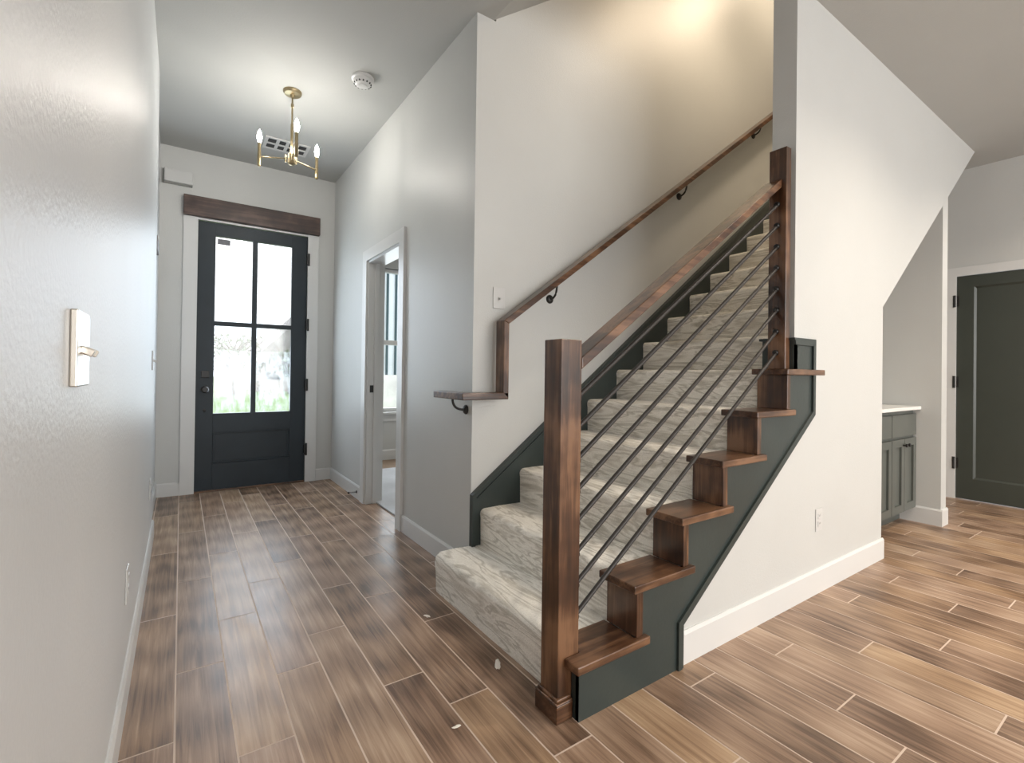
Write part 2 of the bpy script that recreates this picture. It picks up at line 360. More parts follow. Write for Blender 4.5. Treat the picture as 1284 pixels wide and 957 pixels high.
# soffit under the stairs
zs = lambda x: nz_ + NS*(x-NX)
bm = bmesh.new()
prism(bm, [(NX-.13, zs(NX-.13)), (xe, CZ), (xe, CZ+.1), (NX-.13, zs(NX-.13)+.13)], 'y', YW+.116, YS-.001)
struct(obj('ceiling_niche', bm, 'wall_paint'), 'sloped soffit over the niche under the stairs', 'ceiling')
NW0, NW1 = 4.715, 4.835
bm = bmesh.new(); prism(bm, [(NW0, 0), (NW1, 0), (NW1, zs(NW1)-.001), (NW0, zs(NW0)-.001)], 'y', YW, YS-.001)
struct(obj('wall_niche', bm, 'wall_paint'), 'narrow white wall standing right of the cabinet niche', 'wall')
struct(obj('wall_niche_left', B((NX-.13, NX-.02, YW+.116, YS-.001, 0, zs(NX-.13)-.002)), 'wall_paint'))
SD0, SD1, SDZ = .53, 1.36, 2.066          # side door opening in the right wall
struct(obj('wall_right', B((XD, XD+.12, -4.6, SD0, 0, CZ), (XD, XD+.12, SD1, YS, 0, CZ), (XD, XD+.12, SD0, SD1, SDZ, CZ)), 'wall_paint'), 'pale wall at far right around the dark green door', 'wall')
struct(obj('wall_landing', B((6.2, 6.32, YW, YS+.12, CZ, 5.62)), 'wall_paint'))
# rear wall of the living room with a wide window opening (behind the camera)
struct(obj('wall_rear', B((XL-.12, .55, -4.6, -4.48, 0, CZ), (5.25, XD+.12, -4.6, -4.48, 0, CZ), (.55, 5.25, -4.6, -4.48, 0, .35), (.55, 5.25, -4.6, -4.48, 2.85, CZ)), 'wall_paint'))
# bedroom beyond the doorway
BY = 5.85; BW0, BW1, BZ0, BZ1 = 1.9, 3.3, .60, 2.40
struct(obj('wall_bedroom_front', B((XR+.12, BW0, BY, BY+.15, 0, CZ), (BW1, 4.6, BY, BY+.15, 0, CZ), (BW0, BW1, BY, BY+.15, 0, BZ0), (BW0, BW1, BY, BY+.15, BZ1, CZ)), 'wall_paint'), 'bedroom wall with the window seen through the doorway', 'wall')
struct(obj('wall_bedroom_right', B((4.6, 4.72, YS+.12, BY+.15, 0, CZ)), 'wall_paint'))
struct(obj('floor_bedroom', B((XR+.12, 4.6, YS+.12, BY, -.12, 0.002)), 'bedroom_floor_brown'), 'brown floor strip under the bedroom window', 'floor')
tag(obj('carpet', B((XR+.08, 4.55, YS+.14, 5.27, .0035, .016)), 'bedroom_carpet', bevel=.004), 'pale grey bedroom carpet seen through the doorway', 'carpet')

# ------------------------------------------------------------------ baseboards and door trim
def base_prof(h=.115, t=.012): return [(0, 0), (t, 0), (t, h-.012), (t*.45, h), (0, h)]
def baseboard(name, label, axis, face, sgn, a, b, h=.115, t=.012):
    bm = bmesh.new()
    poly = [(face + sgn*p[0], p[1]) for p in base_prof(h, t)]
    prism(bm, poly, 'y' if axis == 'y' else 'x', a, b)
    struct(obj(name, bm, 'trim_white'), label, 'baseboard'); return
# for axis 'y' the board runs along Y, its profile lies in (x, z); for 'x' it runs along X, profile in (y, z)
baseboard('baseboard_left', 'white baseboard along the near left wall', 'y', XL, 1, -4.4, 3.935)
baseboard('baseboard_hall', 'white baseboard on the right hall wall from doorway to the carpeted step', 'y', XR, -1, YS+.004, OY0-.095)
baseboard('baseboard_corner', 'short white baseboard between front door corner and bedroom doorway', 'y', XR, -1, OY1+.095, YF)
baseboard('baseboard_front_left', 'short white baseboard left of the front door', 'x', YF, -1, XL-.018, -.002)
baseboard('baseboard_front_right', 'short white baseboard right of the front door', 'x', YF, -1, 1.133, XR-.012)
baseboard('baseboard_recess', 'tall white baseboard end in the far left recess', 'y', XL-.030, 1, 4.2, YF, .13)
baseboard('baseboard_stair', 'white baseboard under the big white stair wall', 'x', YW, -1, 1.588, NX+.012, .125)
baseboard('baseboard_niche', 'white baseboard wrapping the narrow niche wall', 'y', NW0, -1, YW-.012, 1.412, .125)
baseboard('baseboard_niche_end', 'white baseboard on the end of the narrow niche wall', 'x', YW, -1, NW0, NW1+.012, .125)
baseboard('baseboard_niche_back', 'white baseboard behind the narrow niche wall', 'y', NW1, 1, YW, YS-.002, .125)
baseboard('baseboard_right', 'white baseboard at the far right wall', 'y', XD, -1, SD1+.085, YS-.002)
baseboard('baseboard_bedroom', 'white baseboard under the bedroom window', 'x', BY, -1, XR+.13, 4.59, .13)
def casing(bm, *a): box(bm, *a)
# front door casing
struct(obj('trim_front_door', B((0, DX0+.004, YF-.02, YF, 0, 2.459), (DX1-.002, 1.13, YF-.02, YF, 0, 2.459), (DX0+.004, DX1-.002, YF-.014, YF, DZ-.002, 2.459), (DX0-.03, DX0, YF, YF+.14, 0, DZ), (DX1, DX1+.03, YF, YF+.14, 0, DZ)), 'trim_white'), 'white flat casing around the dark front door', 'door trim')
# bedroom doorway casing and jamb
o = struct(obj('trim_bedroom_door', B((XR-.02, XR, OY0-.095, OY0-.004, 0, OZ+.09), (XR-.02, XR, OY1+.004, OY1+.1, 0, OZ+.09), (XR-.02, XR, OY0-.004, OY1+.004, OZ, OZ+.09),
    (XR-.004, XR+.135, OY0, OY0+.018, 0, OZ), (XR-.004, XR+.135, OY1-.018, OY1, 0, OZ), (XR-.004, XR+.135, OY0+.018, OY1-.018, OZ-.018, OZ), (XR+.05, XR+.085, OY1-.03, OY1-.018, 0, OZ-.018)), 'trim_white'), 'white casing around the bedroom doorway', 'door trim')
obj('strike_plate', B((XR+.018, XR+.048, OY1-.0205, OY1-.0182, .93, .99)), 'black_metal', o)
# side door casing
struct(obj('trim_side_door', B((XD-.014, XD, SD1-.004, SD1+.08, 0, SDZ+.075), (XD-.014, XD, SD0-.08, SD0+.004, 0, SDZ+.075), (XD-.014, XD, SD0+.004, SD1-.004, SDZ-.004, SDZ+.075)), 'trim_white'), 'white casing around the dark green side door', 'door trim')

# ------------------------------------------------------------------ front door
d1 = thing('door_1', 'charcoal front door with four glass panes over one panel', 'door', (.567, YF+.03, 0)); d1['kind'] = 'structure'
fy0, fy1 = YF+.012, YF+.056
gx0, gx1, gz0, gz1 = .245, .888, .705, 2.322
mx0, mx1, mz0, mz1 = .546, .587, 1.506, 1.546
px0, px1, pz0, pz1 = .245, .888, .25, .535
sl0, sl1 = DX0+.004, DX1-.003
obj('stile', B((sl0, gx0, fy0, fy1, .012, 2.438)), 'door_charcoal', d1, .002)
obj('stile', B((gx1, sl1, fy0, fy1, .012, 2.438)), 'door_charcoal', d1, .002)
obj('top_rail', B((gx0, gx1, fy0, fy1, gz1, 2.438)), 'door_charcoal', d1)
obj('lock_rail', B((gx0, gx1, fy0, fy1, pz1, gz0)), 'door_charcoal', d1)
obj('bottom_rail', B((gx0, gx1, fy0, fy1, .012, pz0)), 'door_charcoal', d1)
bm = B((px0, px1, fy0+.016, fy1-.008, pz0, pz1))
for q in ((px0, px1, pz0, pz0+.018), (px0, px1, pz1-.018, pz1), (px0, px0+.018, pz0+.018, pz1-.018), (px1-.018, px1, pz0+.018, pz1-.018)): box(bm, q[0], q[1], fy0+.007, fy0+.016, q[2], q[3])
obj('lower_panel', bm, 'door_charcoal', d1, .003)
obj('muntin', B((mx0, mx1, fy0+.003, fy1-.003, gz0, gz1), (gx0, mx0, fy0+.003, fy1-.003, mz0, mz1), (mx1, gx1, fy0+.003, fy1-.003, mz0, mz1)), 'door_charcoal', d1)
for q in ((gx0, mx0, gz0, mz0), (mx1, gx1, gz0, mz0), (gx0, mx0, mz1, gz1), (mx1, gx1, mz1, gz1)):
    p_ = obj('glass_pane', B((q[0], q[1], fy0+.018, fy0+.024, q[2], q[3])), 'misted_glass', d1)
s_ = obj('sticker', B((gx0+.015, gx0+.115, fy0+.0165, fy0+.0178, gz1-.07, gz1-.02)), 'grey_sticker', d1); s_['label'] = 'small grey sticker in the upper left pane'
bm = bmesh.new(); box(bm, .148, .212, fy0-.016, fy0, 1.03, 1.092); obj('deadbolt', bm, 'black_metal', d1, .004)
bm = bmesh.new(); lathe(bm, [(.034, 0), (.034, -.008), (.014, -.012), (.012, -.03), (.026, -.036), (.03, -.05), (.022, -.062)], (.18, fy0, .925), 'y'); obj('door_knob', bm, 'black_metal', d1, smooth=True)
bm = bmesh.new(); lathe(bm, [(.014, 0), (.014, -.006), (.006, -.009)], (.177, fy0, .735), 'y', 14); obj('latch_cap', bm, 'black_metal', d1, smooth=True)
bm = bmesh.new(); box(bm, .098, .112, fy0-.010, fy0, 1.03, 1.09); obj('latch_plate', bm, 'black_metal', d1)
for z in (2.21, 1.56, .965, .325):
    bm = bmesh.new(); lathe(bm, [(.010, -.06), (.010, .06)], (sl1+.009, YF-.024, z), 'z', 12); box(bm, sl1-.01, sl1+.009, YF-.03, fy0, z-.05, z+.05); obj('hinge', bm, 'black_metal', d1)
obj('threshold', B((DX0, DX1, YF-.01, YF+.13, .0, .014)), 'walnut_x', d1, .003)
o = obj('door_header', B((-.002, 1.132, YF-.06, YF-.0005, 2.462, 2.634)), 'header_wood', bevel=.004)
tag(o, 'rough dark stained wooden beam mounted over the front door', 'beam')
o = obj('door_header', B((XL-.0295, XL+.004, 3.922, 4.21, 1.905, 1.985)), 'header_wood', bevel=.003)
tag(o, 'end of a dark wooden beam peeking past the left wall', 'beam')
# doorbell chime
t = thing('doorbell_chime', 'white doorbell chime box high on the wall left of the door', 'chime', (-.045, YF, 2.77))
obj('chime_cover', B((-.145, .064, YF-.052, YF-.004, 2.722, 2.835)), 'white_plastic', t, .008)
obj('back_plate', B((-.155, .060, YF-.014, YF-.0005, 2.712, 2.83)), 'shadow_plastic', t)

# ------------------------------------------------------------------ side door (far right)
d2 = thing('door_2', 'dark green single panel door at the far right', 'door', (XD, (SD0+SD1)/2, 0)); d2['kind'] = 'structure'
a0, a1 = SD0+.004, SD1-.004
X0 = XD+.004
bm = B((X0, X0+.04, a0, a0+.118, .006, SDZ-.006), (X0, X0+.04, a1-.118, a1, .006, SDZ-.006), (X0, X0+.04, a0+.118, a1-.118, .006, .195), (X0, X0+.04, a0+.118, a1-.118, 1.955, SDZ-.006))
obj('door_frame', bm, 'door_olive', d2)
bm = B((X0+.014, X0+.034, a0+.118, a1-.118, .195, 1.955))
bmesh.ops.bevel(bm, geom=[], offset=0)
obj('door_panel', bm, 'door_olive', d2)
bm = bmesh.new(); yA, yB = a0+.118, a1-.118
cw = .016
for pts_, ax_, u0, u1 in (([(X0, yB), (X0+.0139, yB), (X0+.0139, yB-cw)], 'z', .195, 1.955), ([(X0, yA), (X0+.0139, yA), (X0+.0139, yA+cw)], 'z', .195, 1.955), ([(X0, .195), (X0+.0139, .195), (X0+.0139, .195+cw)], 'y', yA, yB), ([(X0, 1.955), (X0+.0139, 1.955), (X0+.0139, 1.955-cw)], 'y', yA, yB)):
    prism(bm, pts_, ax_, u0, u1)
obj('panel_bead', bm, 'door_olive', d2)
for z in (1.83, 1.08, .33):
    bm = bmesh.new(); lathe(bm, [(.012, -.055), (.012, .055)], (X0-.014, SD1+.008, z), 'z', 12); box(bm, X0-.006, X0, SD1-.022, SD1+.006, z-.05, z+.05); obj('hinge', bm, 'black_metal', d2)

# ------------------------------------------------------------------ bedroom window
w1 = thing('window_1', 'white bedroom window seen through the open doorway', 'window', ((BW0+BW1)/2, BY, BZ0)); w1['kind'] = 'structure'
e = .045
obj('window_frame', B((BW0, BW0+e, BY+.03, BY+.10, BZ0, BZ1), (BW1-e, BW1, BY+.03, BY+.10, BZ0, BZ1), (BW0+e, BW1-e, BY+.03, BY+.10, BZ0, BZ0+e), (BW0+e, BW1-e, BY+.03, BY+.10, BZ1-e, BZ1)), 'trim_white', w1)
obj('meeting_rail', B((BW0+e, BW1-e, BY+.02, BY+.085, 1.44, 1.50)), 'trim_white', w1, .003)
obj('glass_pane', B((BW0+e, BW1-e, BY+.06, BY+.066, BZ0+e, 1.44)), 'pane_glass', w1)
obj('glass_pane', B((BW0+e, BW1-e, BY+.06, BY+.066, 1.50, BZ1-e)), 'pane_glass', w1)
obj('window_sill', B((BW0-.06, BW1+.06, BY-.05, BY+.03, BZ0-.03, BZ0)), 'trim_white', w1, .005)
obj('apron', B((BW0-.03, BW1+.03, BY-.016, BY, BZ0-.115, BZ0-.032)), 'trim_white', w1)
obj('window_casing', B((BW0-.005, BW0+.0, BY-.012, BY+.03, BZ0, BZ1), (BW0-.005, BW1+.005, BY-.012, BY+.03, BZ1, BZ1+.008)), 'trim_white', w1)
# rear living room window frame (behind the camera)
w2 = thing('window_2', 'wide living room window behind the viewpoint', 'window', (2.9, -4.54, .35)); w2['kind'] = 'structure'
bm = B((.55, .62, -4.58, -4.5, .35, 2.85), (5.18, 5.25, -4.58, -4.5, .35, 2.85), (.62, 5.18, -4.58, -4.5, .35, .42), (.62, 5.18, -4.58, -4.5, 2.78, 2.85))
for x in (1.75, 2.9, 4.05): box(bm, x-.03, x+.03, -4.58, -4.5, .42, 2.78)
obj('window_frame', bm, 'trim_white', w2)

# ------------------------------------------------------------------ staircase
st = thing('staircase', 'carpeted staircase with stained wooden tread ends and green skirt boards', 'staircase', (1.08, 1.7, 0))
SY0, SY1 = YW+.11, YS-.021
def step_mesh(n):
    bm = bmesh.new()
    xa_ = X1 + RUN*(n-1); xb_ = xa_ + RUN + .03; z1 = n*RISE; z0 = (n-1)*RISE - (.0 if n == 1 else .02)
    y0 = SY0; y1 = YS-.002 if n == 1 else SY1
    r = .028
    prof = [(xb_, z0), (xa_, z0), (xa_-.003, z1-r-.02)]
    for k in range(7):
        a = PI - k*PI/12
        prof.append((xa_-.006+r + (r)*math.cos(a), z1-r + r*math.sin(a)))
    prof += [(xa_+.12, z1+.001), (xb_, z1-.003)]
    if n == 1: # outer end softened as well
        fs = prism(bm, prof, 'y', y0, y1)
        es = [e for e in bm.edges if all(abs(v.co.y-y1) < 1e-5 for v in e.verts)]
        bmesh.ops.bevel(bm, geom=es, offset=.02, segments=3, profile=.5, affect='EDGES')
    else:
        prism(bm, prof, 'y', y0, y1)
    return bm
NSTEP = 17
for n in range(1, NSTEP+1):
    obj('carpeted_step', step_mesh(n), 'stair_carpet', st, smooth=True)
# wood caps with nosing returns
for n in range(1, 7):
    x0 = 1.03 + RUN*(n-1); x1 = 1.37 + RUN*(n-1); xr = x_r(n+1); zt = n*RISE + .005; zb = zt-.028
    if n == 1: poly = [(x0, 1.112), (x1, 1.112), (x1, 1.138), (xr, 1.138), (xr, 1.285), (1.093, 1.285), (1.093, 1.176), (x0, 1.176)]
    elif n == 6: poly = [(x0, 1.112), (x1+.04, 1.112), (x1+.04, 1.134), (2.422, 1.134), (2.422, 1.285), (x0, 1.285)]
    else: poly = [(x0, 1.112), (x1, 1.112), (x1, 1.138), (xr, 1.138), (xr, 1.285), (x0, 1.285)]
    bm = bmesh.new(); prism(bm, poly, 'z', zb, zt); obj('tread_cap', bm, 'walnut_x', st, .004)
for n in range(2, 7):
    bm = B((x_r(n), x_r(n)+.019, 1.128, 1.272, (n-1)*RISE+.005, n*RISE-.023)); o = obj('riser_board', bm, 'walnut_z', st, .002)
    bm = B((x_r(n)+.019, x_r(n)+.034, 1.130, 1.139, (n-1)*RISE+.005, n*RISE-.023)); obj('riser_trim', bm, 'walnut_z', o, .002)
# outer green skirt board (near face) and its raised edge moulding
SKF, SKB = 1.139, YW-.0005
low = [(1.059, 0), (1.575, 0), (1.575, .168), (2.63, .925), (2.63, 1.285), (2.425, 1.285)]
pl = low + [(2.425, 6*RISE-.024)]
for n in range(6, 1, -1): pl += [(x_r(n)+.019, n*RISE-.024), (x_r(n)+.019, (n-1)*RISE-.024)]
pl += [(1.059, RISE-.024)]
bm = bmesh.new(); prism(bm, pl, 'y', SKF, SKB); bm.normal_update(); bmesh.ops.triangulate(bm, faces=[f for f in bm.faces if len(f.verts) > 4])
box(bm, 1.059, 1.094, SKF+.0005, 1.175, 0, RISE-.025)
sk = obj('skirt_board', bm, 'green_paint', st)
def strip(pts, w_):
    """band of width w_ lying on the right-hand side of the polyline"""
    out = []
    P = [Vector(p) for p in pts]
    for i, p in enumerate(P):
        d = []
        if i: d.append((P[i]-P[i-1]).normalized())
        if i < len(P)-1: d.append((P[i+1]-P[i]).normalized())
        nn = [Vector((q.y, -q.x)) for q in d]
        mtr = nn[0] if len(nn) == 1 else (nn[0]+nn[1]).normalized()/max(.3, math.cos(nn[0].angle(nn[1])/2))
        out.append((p, p+mtr*w_))
    return out
def moulding(pts, w_, y0, y1, bm):
    s = strip(pts, w_)
    for (a, b_), (c, d) in zip(s, s[1:]):
        prism(bm, [tuple(a), tuple(c), tuple(d), tuple(b_)], 'y', y0, y1)
bm = bmesh.new(); moulding([(1.575, 0), (1.575, .168), (2.63, .925), (2.63, 1.285), (2.425, 1.285)], -.022, SKF-.010, SKF, bm)
moulding([(1.575, 0), (1.575, .168), (2.63, .925), (2.63, 1.285), (2.425, 1.285)], .012, SKF-.006, YW-.0005, bm)
obj('edge_moulding', bm, 'green_paint', st)
# green wrap of the wall end above the top cap
bm = B((2.424, WX0-.001, SKF, YW+.135, 6*RISE+.006, 1.285), (WX0-.001, 2.64, YW+.1155, YW+.135, 6*RISE+.006, 1.285), (2.414, 2.63, SKF-.010, SKF, 1.285, 1.297), (2.414, WX0-.001, SKF, YW+.147, 1.285, 1.297), (WX0-.001, 2.64, YW+.1155, YW+.147, 1.285, 1.297))
obj('wall_end_wrap', bm, 'green_paint', st)
# skirt against the back wall
sz = lambda x: .455 + .7400*(x-1.29)
pl = [(1.29, .19), (1.36, .19), (1.36, .30), (5.40, .30+.74*(5.40-1.36)), (5.40, sz(5.40)), (1.29, .455)]
bm = bmesh.new(); prism(bm, [(1.29, .0), (1.5, .0), (5.40, .0+.74*(5.40-1.5)), (5.40, sz(5.40)), (1.29, .455)], 'y', YS-.020, YS-.0005)
obj('wall_skirt', bm, 'green_paint', st)
bm = bmesh.new(); moulding([(1.278, .10), (1.278, .460), (5.40, sz(5.40)+.006)], .022, YS-.032, YS-.0005, bm)
moulding([(1.312, .445), (5.40, sz(5.40)-.022)], .007, YS-.027, YS-.020, bm)
obj('wall_skirt_moulding', bm, 'green_paint', st)

# ------------------------------------------------------------------ railing: newels, handrail, eight rods
RY = 1.200
rl = thing('stair_railing', 'stained wood newel post and handrail with dark metal rods', 'railing', (1.047, 1.225, 0))
nx0, nx1, ny0, ny1 = 1.003, 1.091, 1.178, 1.266
nw = obj('newel_post', B((nx0, nx1, ny0, ny1, 0, 1.222)), 'walnut_z', rl, .003)
bm = bmesh.new()
e_ = .013
box(bm, nx0-e_, nx1-.034, ny0-e_, ny1+e_, 0, .058)
obj('plinth', bm, 'walnut_x', nw, .003)
bm = bmesh.new()
prism(bm, [(nx0-e_, ny0-e_), (nx1-.034, ny0-e_), (nx1-.034, ny1+e_), (nx0-e_, ny1+e_)], 'z', .058, .064)
top = [v for v in bm.verts if v.co.z > .06]
box(bm, nx0-.007, nx1-.036, ny0-.007, ny1+.007, .064, .074)
obj('plinth_moulding', bm, 'walnut_x', nw, .003)
HX0, HX1 = 2.378, 2.4225
nh = obj('half_newel', B((HX0, HX1, 1.157, 1.240, 6*RISE+.005, 2.215)), 'walnut_z', rl, .003)
RS = .699; RYC = 1.219
rz = lambda x: 1.1465 + RS*(x-1.095)
bm = bmesh.new()
tx = Vector((1, 0, RS)).normalized(); nrm = Vector((-RS, 0, 1)).normalized()
h2, w2_ = .0168, .041
def sec(x):
    zc = rz(x); k = 1/nrm.z
    return [(x, RYC-w2_, zc-h2*k), (x, RYC+w2_, zc-h2*k), (x, RYC+w2_, zc+h2*k), (x, RYC-w2_, zc+h2*k)]
A = [bm.verts.new(p) for p in sec(nx1+.0005)]; Bq = [bm.verts.new(p) for p in sec(HX0-.0005)]
for i in range(4): bm.faces.new((A[i], Bq[i], Bq[(i+1) % 4], A[(i+1) % 4]))
bm.faces.new(A); bm.faces.new(Bq)
obj('handrail', bm, 'walnut_x', rl, .004, segs=3)
RRS = (1.948-1.045)/(2.385-1.115)
for i in range(8):
    z0 = 1.045 - .1037*i + RRS*(nx1-1.115); z1 = 1.948 - .1027*i + RRS*(HX0-2.385)
    bm = bmesh.new(); tube(bm, [(nx1-.003, RY, z0), (HX0+.003, RY, z1)], .0082, 12)
    ro = obj('rod', bm, 'bronze_rod', rl, smooth=True)
    for x, z, s in ((nx1, z0, 1), (HX0, z1, -1)):
        bm = bmesh.new(); lathe(bm, [(.014, 0), (.014, s*.006), (.0105, s*.012)], (x+s*.0005, RY, z), 'x', 14); obj('rod_ferrule', bm, 'black_metal', ro, smooth=True)

# ------------------------------------------------------------------ wall handrail
wr = thing('wall_handrail', 'stained wooden handrail bracketed to the cream stair wall, wrapping the corner', 'handrail', (1.42, YS, 1.0))
hw = .0165; wy0, wy1 = 2.122, 2.204
WS = .719; vx = 1.4255; ztop = 1.380; zbot = .985
xend = 5.2
pts = [(1.165, zbot), (vx, zbot), (vx, ztop), (xend, ztop+WS*(xend-vx))]
P = [Vector(p) for p in pts]
L_, R_ = [], []
for i, p in enumerate(P):
    d = []
    if i: d.append((P[i]-P[i-1]).normalized())
    if i < 3: d.append((P[i+1]-P[i]).normalized())
    nn = [Vector((-q.y, q.x)) for q in d]
    mtr = nn[0] if len(nn) == 1 else (nn[0]+nn[1]).normalized()/math.cos(nn[0].angle(nn[1])/2)
    L_.append(tuple(p+mtr*hw)); R_.append(tuple(p-mtr*hw))
for i, nm in ((1, 'rail_drop'), (2, 'rail')):
    bm = bmesh.new(); prism(bm, [L_[i], L_[i+1], R_[i+1], R_[i]], 'y', wy0, wy1)
    obj(nm, bm, 'walnut_z' if i == 1 else 'walnut_x', wr, .004)
# level piece, mitred round the corner and returning along the hall wall
bm = bmesh.new()
prism(bm, [(1.163, wy0), (vx+hw, wy0), (vx+hw, wy1), (1.238, wy1), (1.238, 2.46), (1.163, 2.46)], 'z', zbot-hw, zbot+hw+.004)
obj('rail_return', bm, 'walnut_x', wr, .004)
def bracket(w_pt, rail_pt, nrmv):
    """rosette on the wall at w_pt, arm curving out and up to rail_pt"""
    w_pt, rail_pt, nv = Vector(w_pt), Vector(rail_pt), Vector(nrmv)
    bm = bmesh.new()
    ax = 'y' if abs(nv.y) > .5 else 'x'; s = nv.y if ax == 'y' else nv.x
    lathe(bm, [(.026, 0), (.026, s*.005), (.020, s*.012), (.010, s*.016)], tuple(w_pt), ax, 18)
    ro = obj('bracket', bm, 'black_metal', wr, smooth=True)
    bm = bmesh.new(); a = w_pt + nv*.012; c = Vector((rail_pt.x, rail_pt.y, w_pt.z)) if ax == 'y' else Vector((rail_pt.x, rail_pt.y, w_pt.z))
    pp = []
    for k in range(9):
        t_ = k/8; pp.append(a*(1-t_)**2 + c*2*t_*(1-t_) + rail_pt*t_**2)
    tube(bm, pp, .0065, 10)
    obj('bracket_arm', bm, 'black_metal', ro, smooth=True)
hwv = hw*math.sqrt(1+WS*WS)
for x, z in ((1.805, 1.571), (3.015, 2.448), (4.014, 3.189)):
    zr = ztop+WS*(x-vx)-hwv
    bracket((x, YS-.0005, z-.02), (x+.0, 2.168, zr+.004), (0, -1, 0))
bracket((XR-.0005, 2.30, .907), (1.200, 2.30, zbot-hw+.001), (-1, 0, 0))

# ------------------------------------------------------------------ chandelier
ch = thing('chandelier', 'brass three-light candle chandelier hanging in the hall', 'chandelier', (.612, 3.62, 2.53))
CXx, CYy = .612, 3.62
bm = bmesh.new(); lathe(bm, [(.060, CZ), (.060, CZ-.012), (.052, CZ-.022), (.016, CZ-.026), (.012, CZ-.045)], (CXx, CYy, 0), 'z', 32); obj('canopy', bm, 'brass', ch, smooth=True)
bm = bmesh.new(); lathe(bm, [(.006, CZ-.045), (.006, CZ-.085), (.010, CZ-.088), (.010, CZ-.11), (.006, CZ-.113), (.006, 2.82), (.0095, 2.815), (.0095, 2.60)], (CXx, CYy, 0), 'z', 16); obj('stem', bm, 'brass', ch, smooth=True)
bm = bmesh.new(); lathe(bm, [(.012, 2.61), (.022, 2.605), (.022, 2.56), (.026, 2.556), (.026, 2.54), (.012, 2.53)], (CXx, CYy, 0), 'z', 20); obj('hub', bm, 'brass', ch, smooth=True)
for ang in (153, 28, -92):
    a = math.radians(ang); dx, dy = math.cos(a), math.sin(a); R0 = .212
    ex, ey = CXx+dx*R0, CYy+dy*R0
    bm = bmesh.new(); tube(bm, [(CXx+dx*.018, CYy+dy*.018, 2.575), (CXx+dx*.1, CYy+dy*.1, 2.575), (ex-dx*.008, ey-dy*.008, 2.575)], .0055, 10)
    lathe(bm, [(.007, 2.55), (.007, 2.60)], (CXx+dx*.038, CYy+dy*.038, 0), 'z', 10)
    obj('arm', bm, 'brass', ch, smooth=True)
    bm = bmesh.new(); lathe(bm, [(.006, 2.508), (.012, 2.515), (.012, 2.60), (.0105, 2.602), (.0105, 2.672)], (ex, ey, 0), 'z', 16); c_ = obj('candle', bm, 'brass', ch, smooth=True)
    bm = bmesh.new(); lathe(bm, [(.008, 2.672), (.013, 2.69), (.0165, 2.712), (.012, 2.738), (.005, 2.756), (.001, 2.764)], (ex, ey, 0), 'z', 16); obj('bulb', bm, 'bulb_glow', c_, smooth=True)

# ------------------------------------------------------------------ ceiling fittings
t = thing('smoke_detector', 'round white smoke detector on the hall ceiling', 'smoke detector', (.963, 3.18, CZ))
bm = bmesh.new(); lathe(bm, [(.072, CZ), (.072, CZ-.014), (.066, CZ-.018)], (.963, 3.18, 0), 'z', 32); obj('mounting_base', bm, 'white_plastic', t, smooth=True)
bm = bmesh.new(); lathe(bm, [(.060, CZ-.018), (.058, CZ-.036), (.046, CZ-.048), (.030, CZ-.050), (.028, CZ-.056), (.012, CZ-.058)], (.963, 3.18, 0), 'z', 32); o = obj('detector_head', bm, 'white_plastic', t, smooth=True)
bm = bmesh.new()
for k in range(14):
    a = 2*PI*k/14; 
    box(bm, .963+.0525*math.cos(a)-.004, .963+.0525*math.cos(a)+.004, 3.18+.0525*math.sin(a)-.004, 3.18+.0525*math.sin(a)+.004, CZ-.045, CZ-.036)
obj('sensor_slots', bm, 'dark_slot', t)
vx0, vx1, vy0, vy1 = .55, .90, 4.42, 4.66
t = thing('ceiling_vent', 'white square-celled air vent on the hall ceiling behind the chandelier', 'vent', (.725, 4.54, CZ))
bm = B((vx0, vx1, vy0, vy0+.025, CZ-.008, CZ), (vx0, vx1, vy1-.025, vy1, CZ-.008, CZ), (vx0, vx0+.025, vy0+.025, vy1-.025, CZ-.008, CZ), (vx1-.025, vx1, vy0+.025, vy1-.025, CZ-.008, CZ))
obj('vent_frame', bm, 'white_plastic', t, .002)
obj('vent_back', B((vx0+.025, vx1-.025, vy0+.025, vy1-.025, CZ-.002, CZ-.0002)), 'dark_slot', t)
bm = bmesh.new()
for k in range(1, 4): x = vx0+.025+(vx1-vx0-.05)*k/4; box(bm, x-.012, x+.012, vy0+.025, vy1-.025, CZ-.008, CZ-.002)
box(bm, vx0+.025, vx1-.025, (vy0+vy1)/2-.012, (vy0+vy1)/2+.012, CZ-.0078, CZ-.0022)
obj('vent_louvre', bm, 'white_plastic', t)

# ------------------------------------------------------------------ switches and outlets
def plate(bm, axis, face, s, u0, u1, z0, z1, t=.005):
    f0, f1 = face + s*.0003, face + s*t
    if axis == 'x': box(bm, f0, f1, u0, u1, z0, z1)
    else: box(bm, u0, u1, f0, f1, z0, z1)
def switch(axis, face, s, uc, zc, label, w_=.072, h_=.116, gangs=1, mat='white_plastic', tgl='white_plastic', cat='light switch', th=.006):
    loc = (face, uc, zc) if axis == 'x' else (uc, face, zc)
    t = thing('light_switch', label, cat, loc, 'light switches on the hall walls')
    bm = bmesh.new(); plate(bm, axis, face, s, uc-w_/2, uc+w_/2, zc-h_/2, zc+h_/2, th); obj('switch_plate', bm, mat, t, .002)
    for g_ in range(gangs):
        u = uc + (g_-(gangs-1)/2)*.046
        bm = bmesh.new(); a = Vector((face+s*(th-.002), u, zc)) if axis == 'x' else Vector((u, face+s*.004, zc))
        q = a + (Vector((s*.017, 0, -.008)) if axis == 'x' else Vector((0, s*.017, -.008)))
        bar(bm, a, q, .010, .012, Vector((0,1,0)) if axis == 'x' else Vector((1,0,0)))
        obj('toggle', bm, tgl, t, .002)
    return t
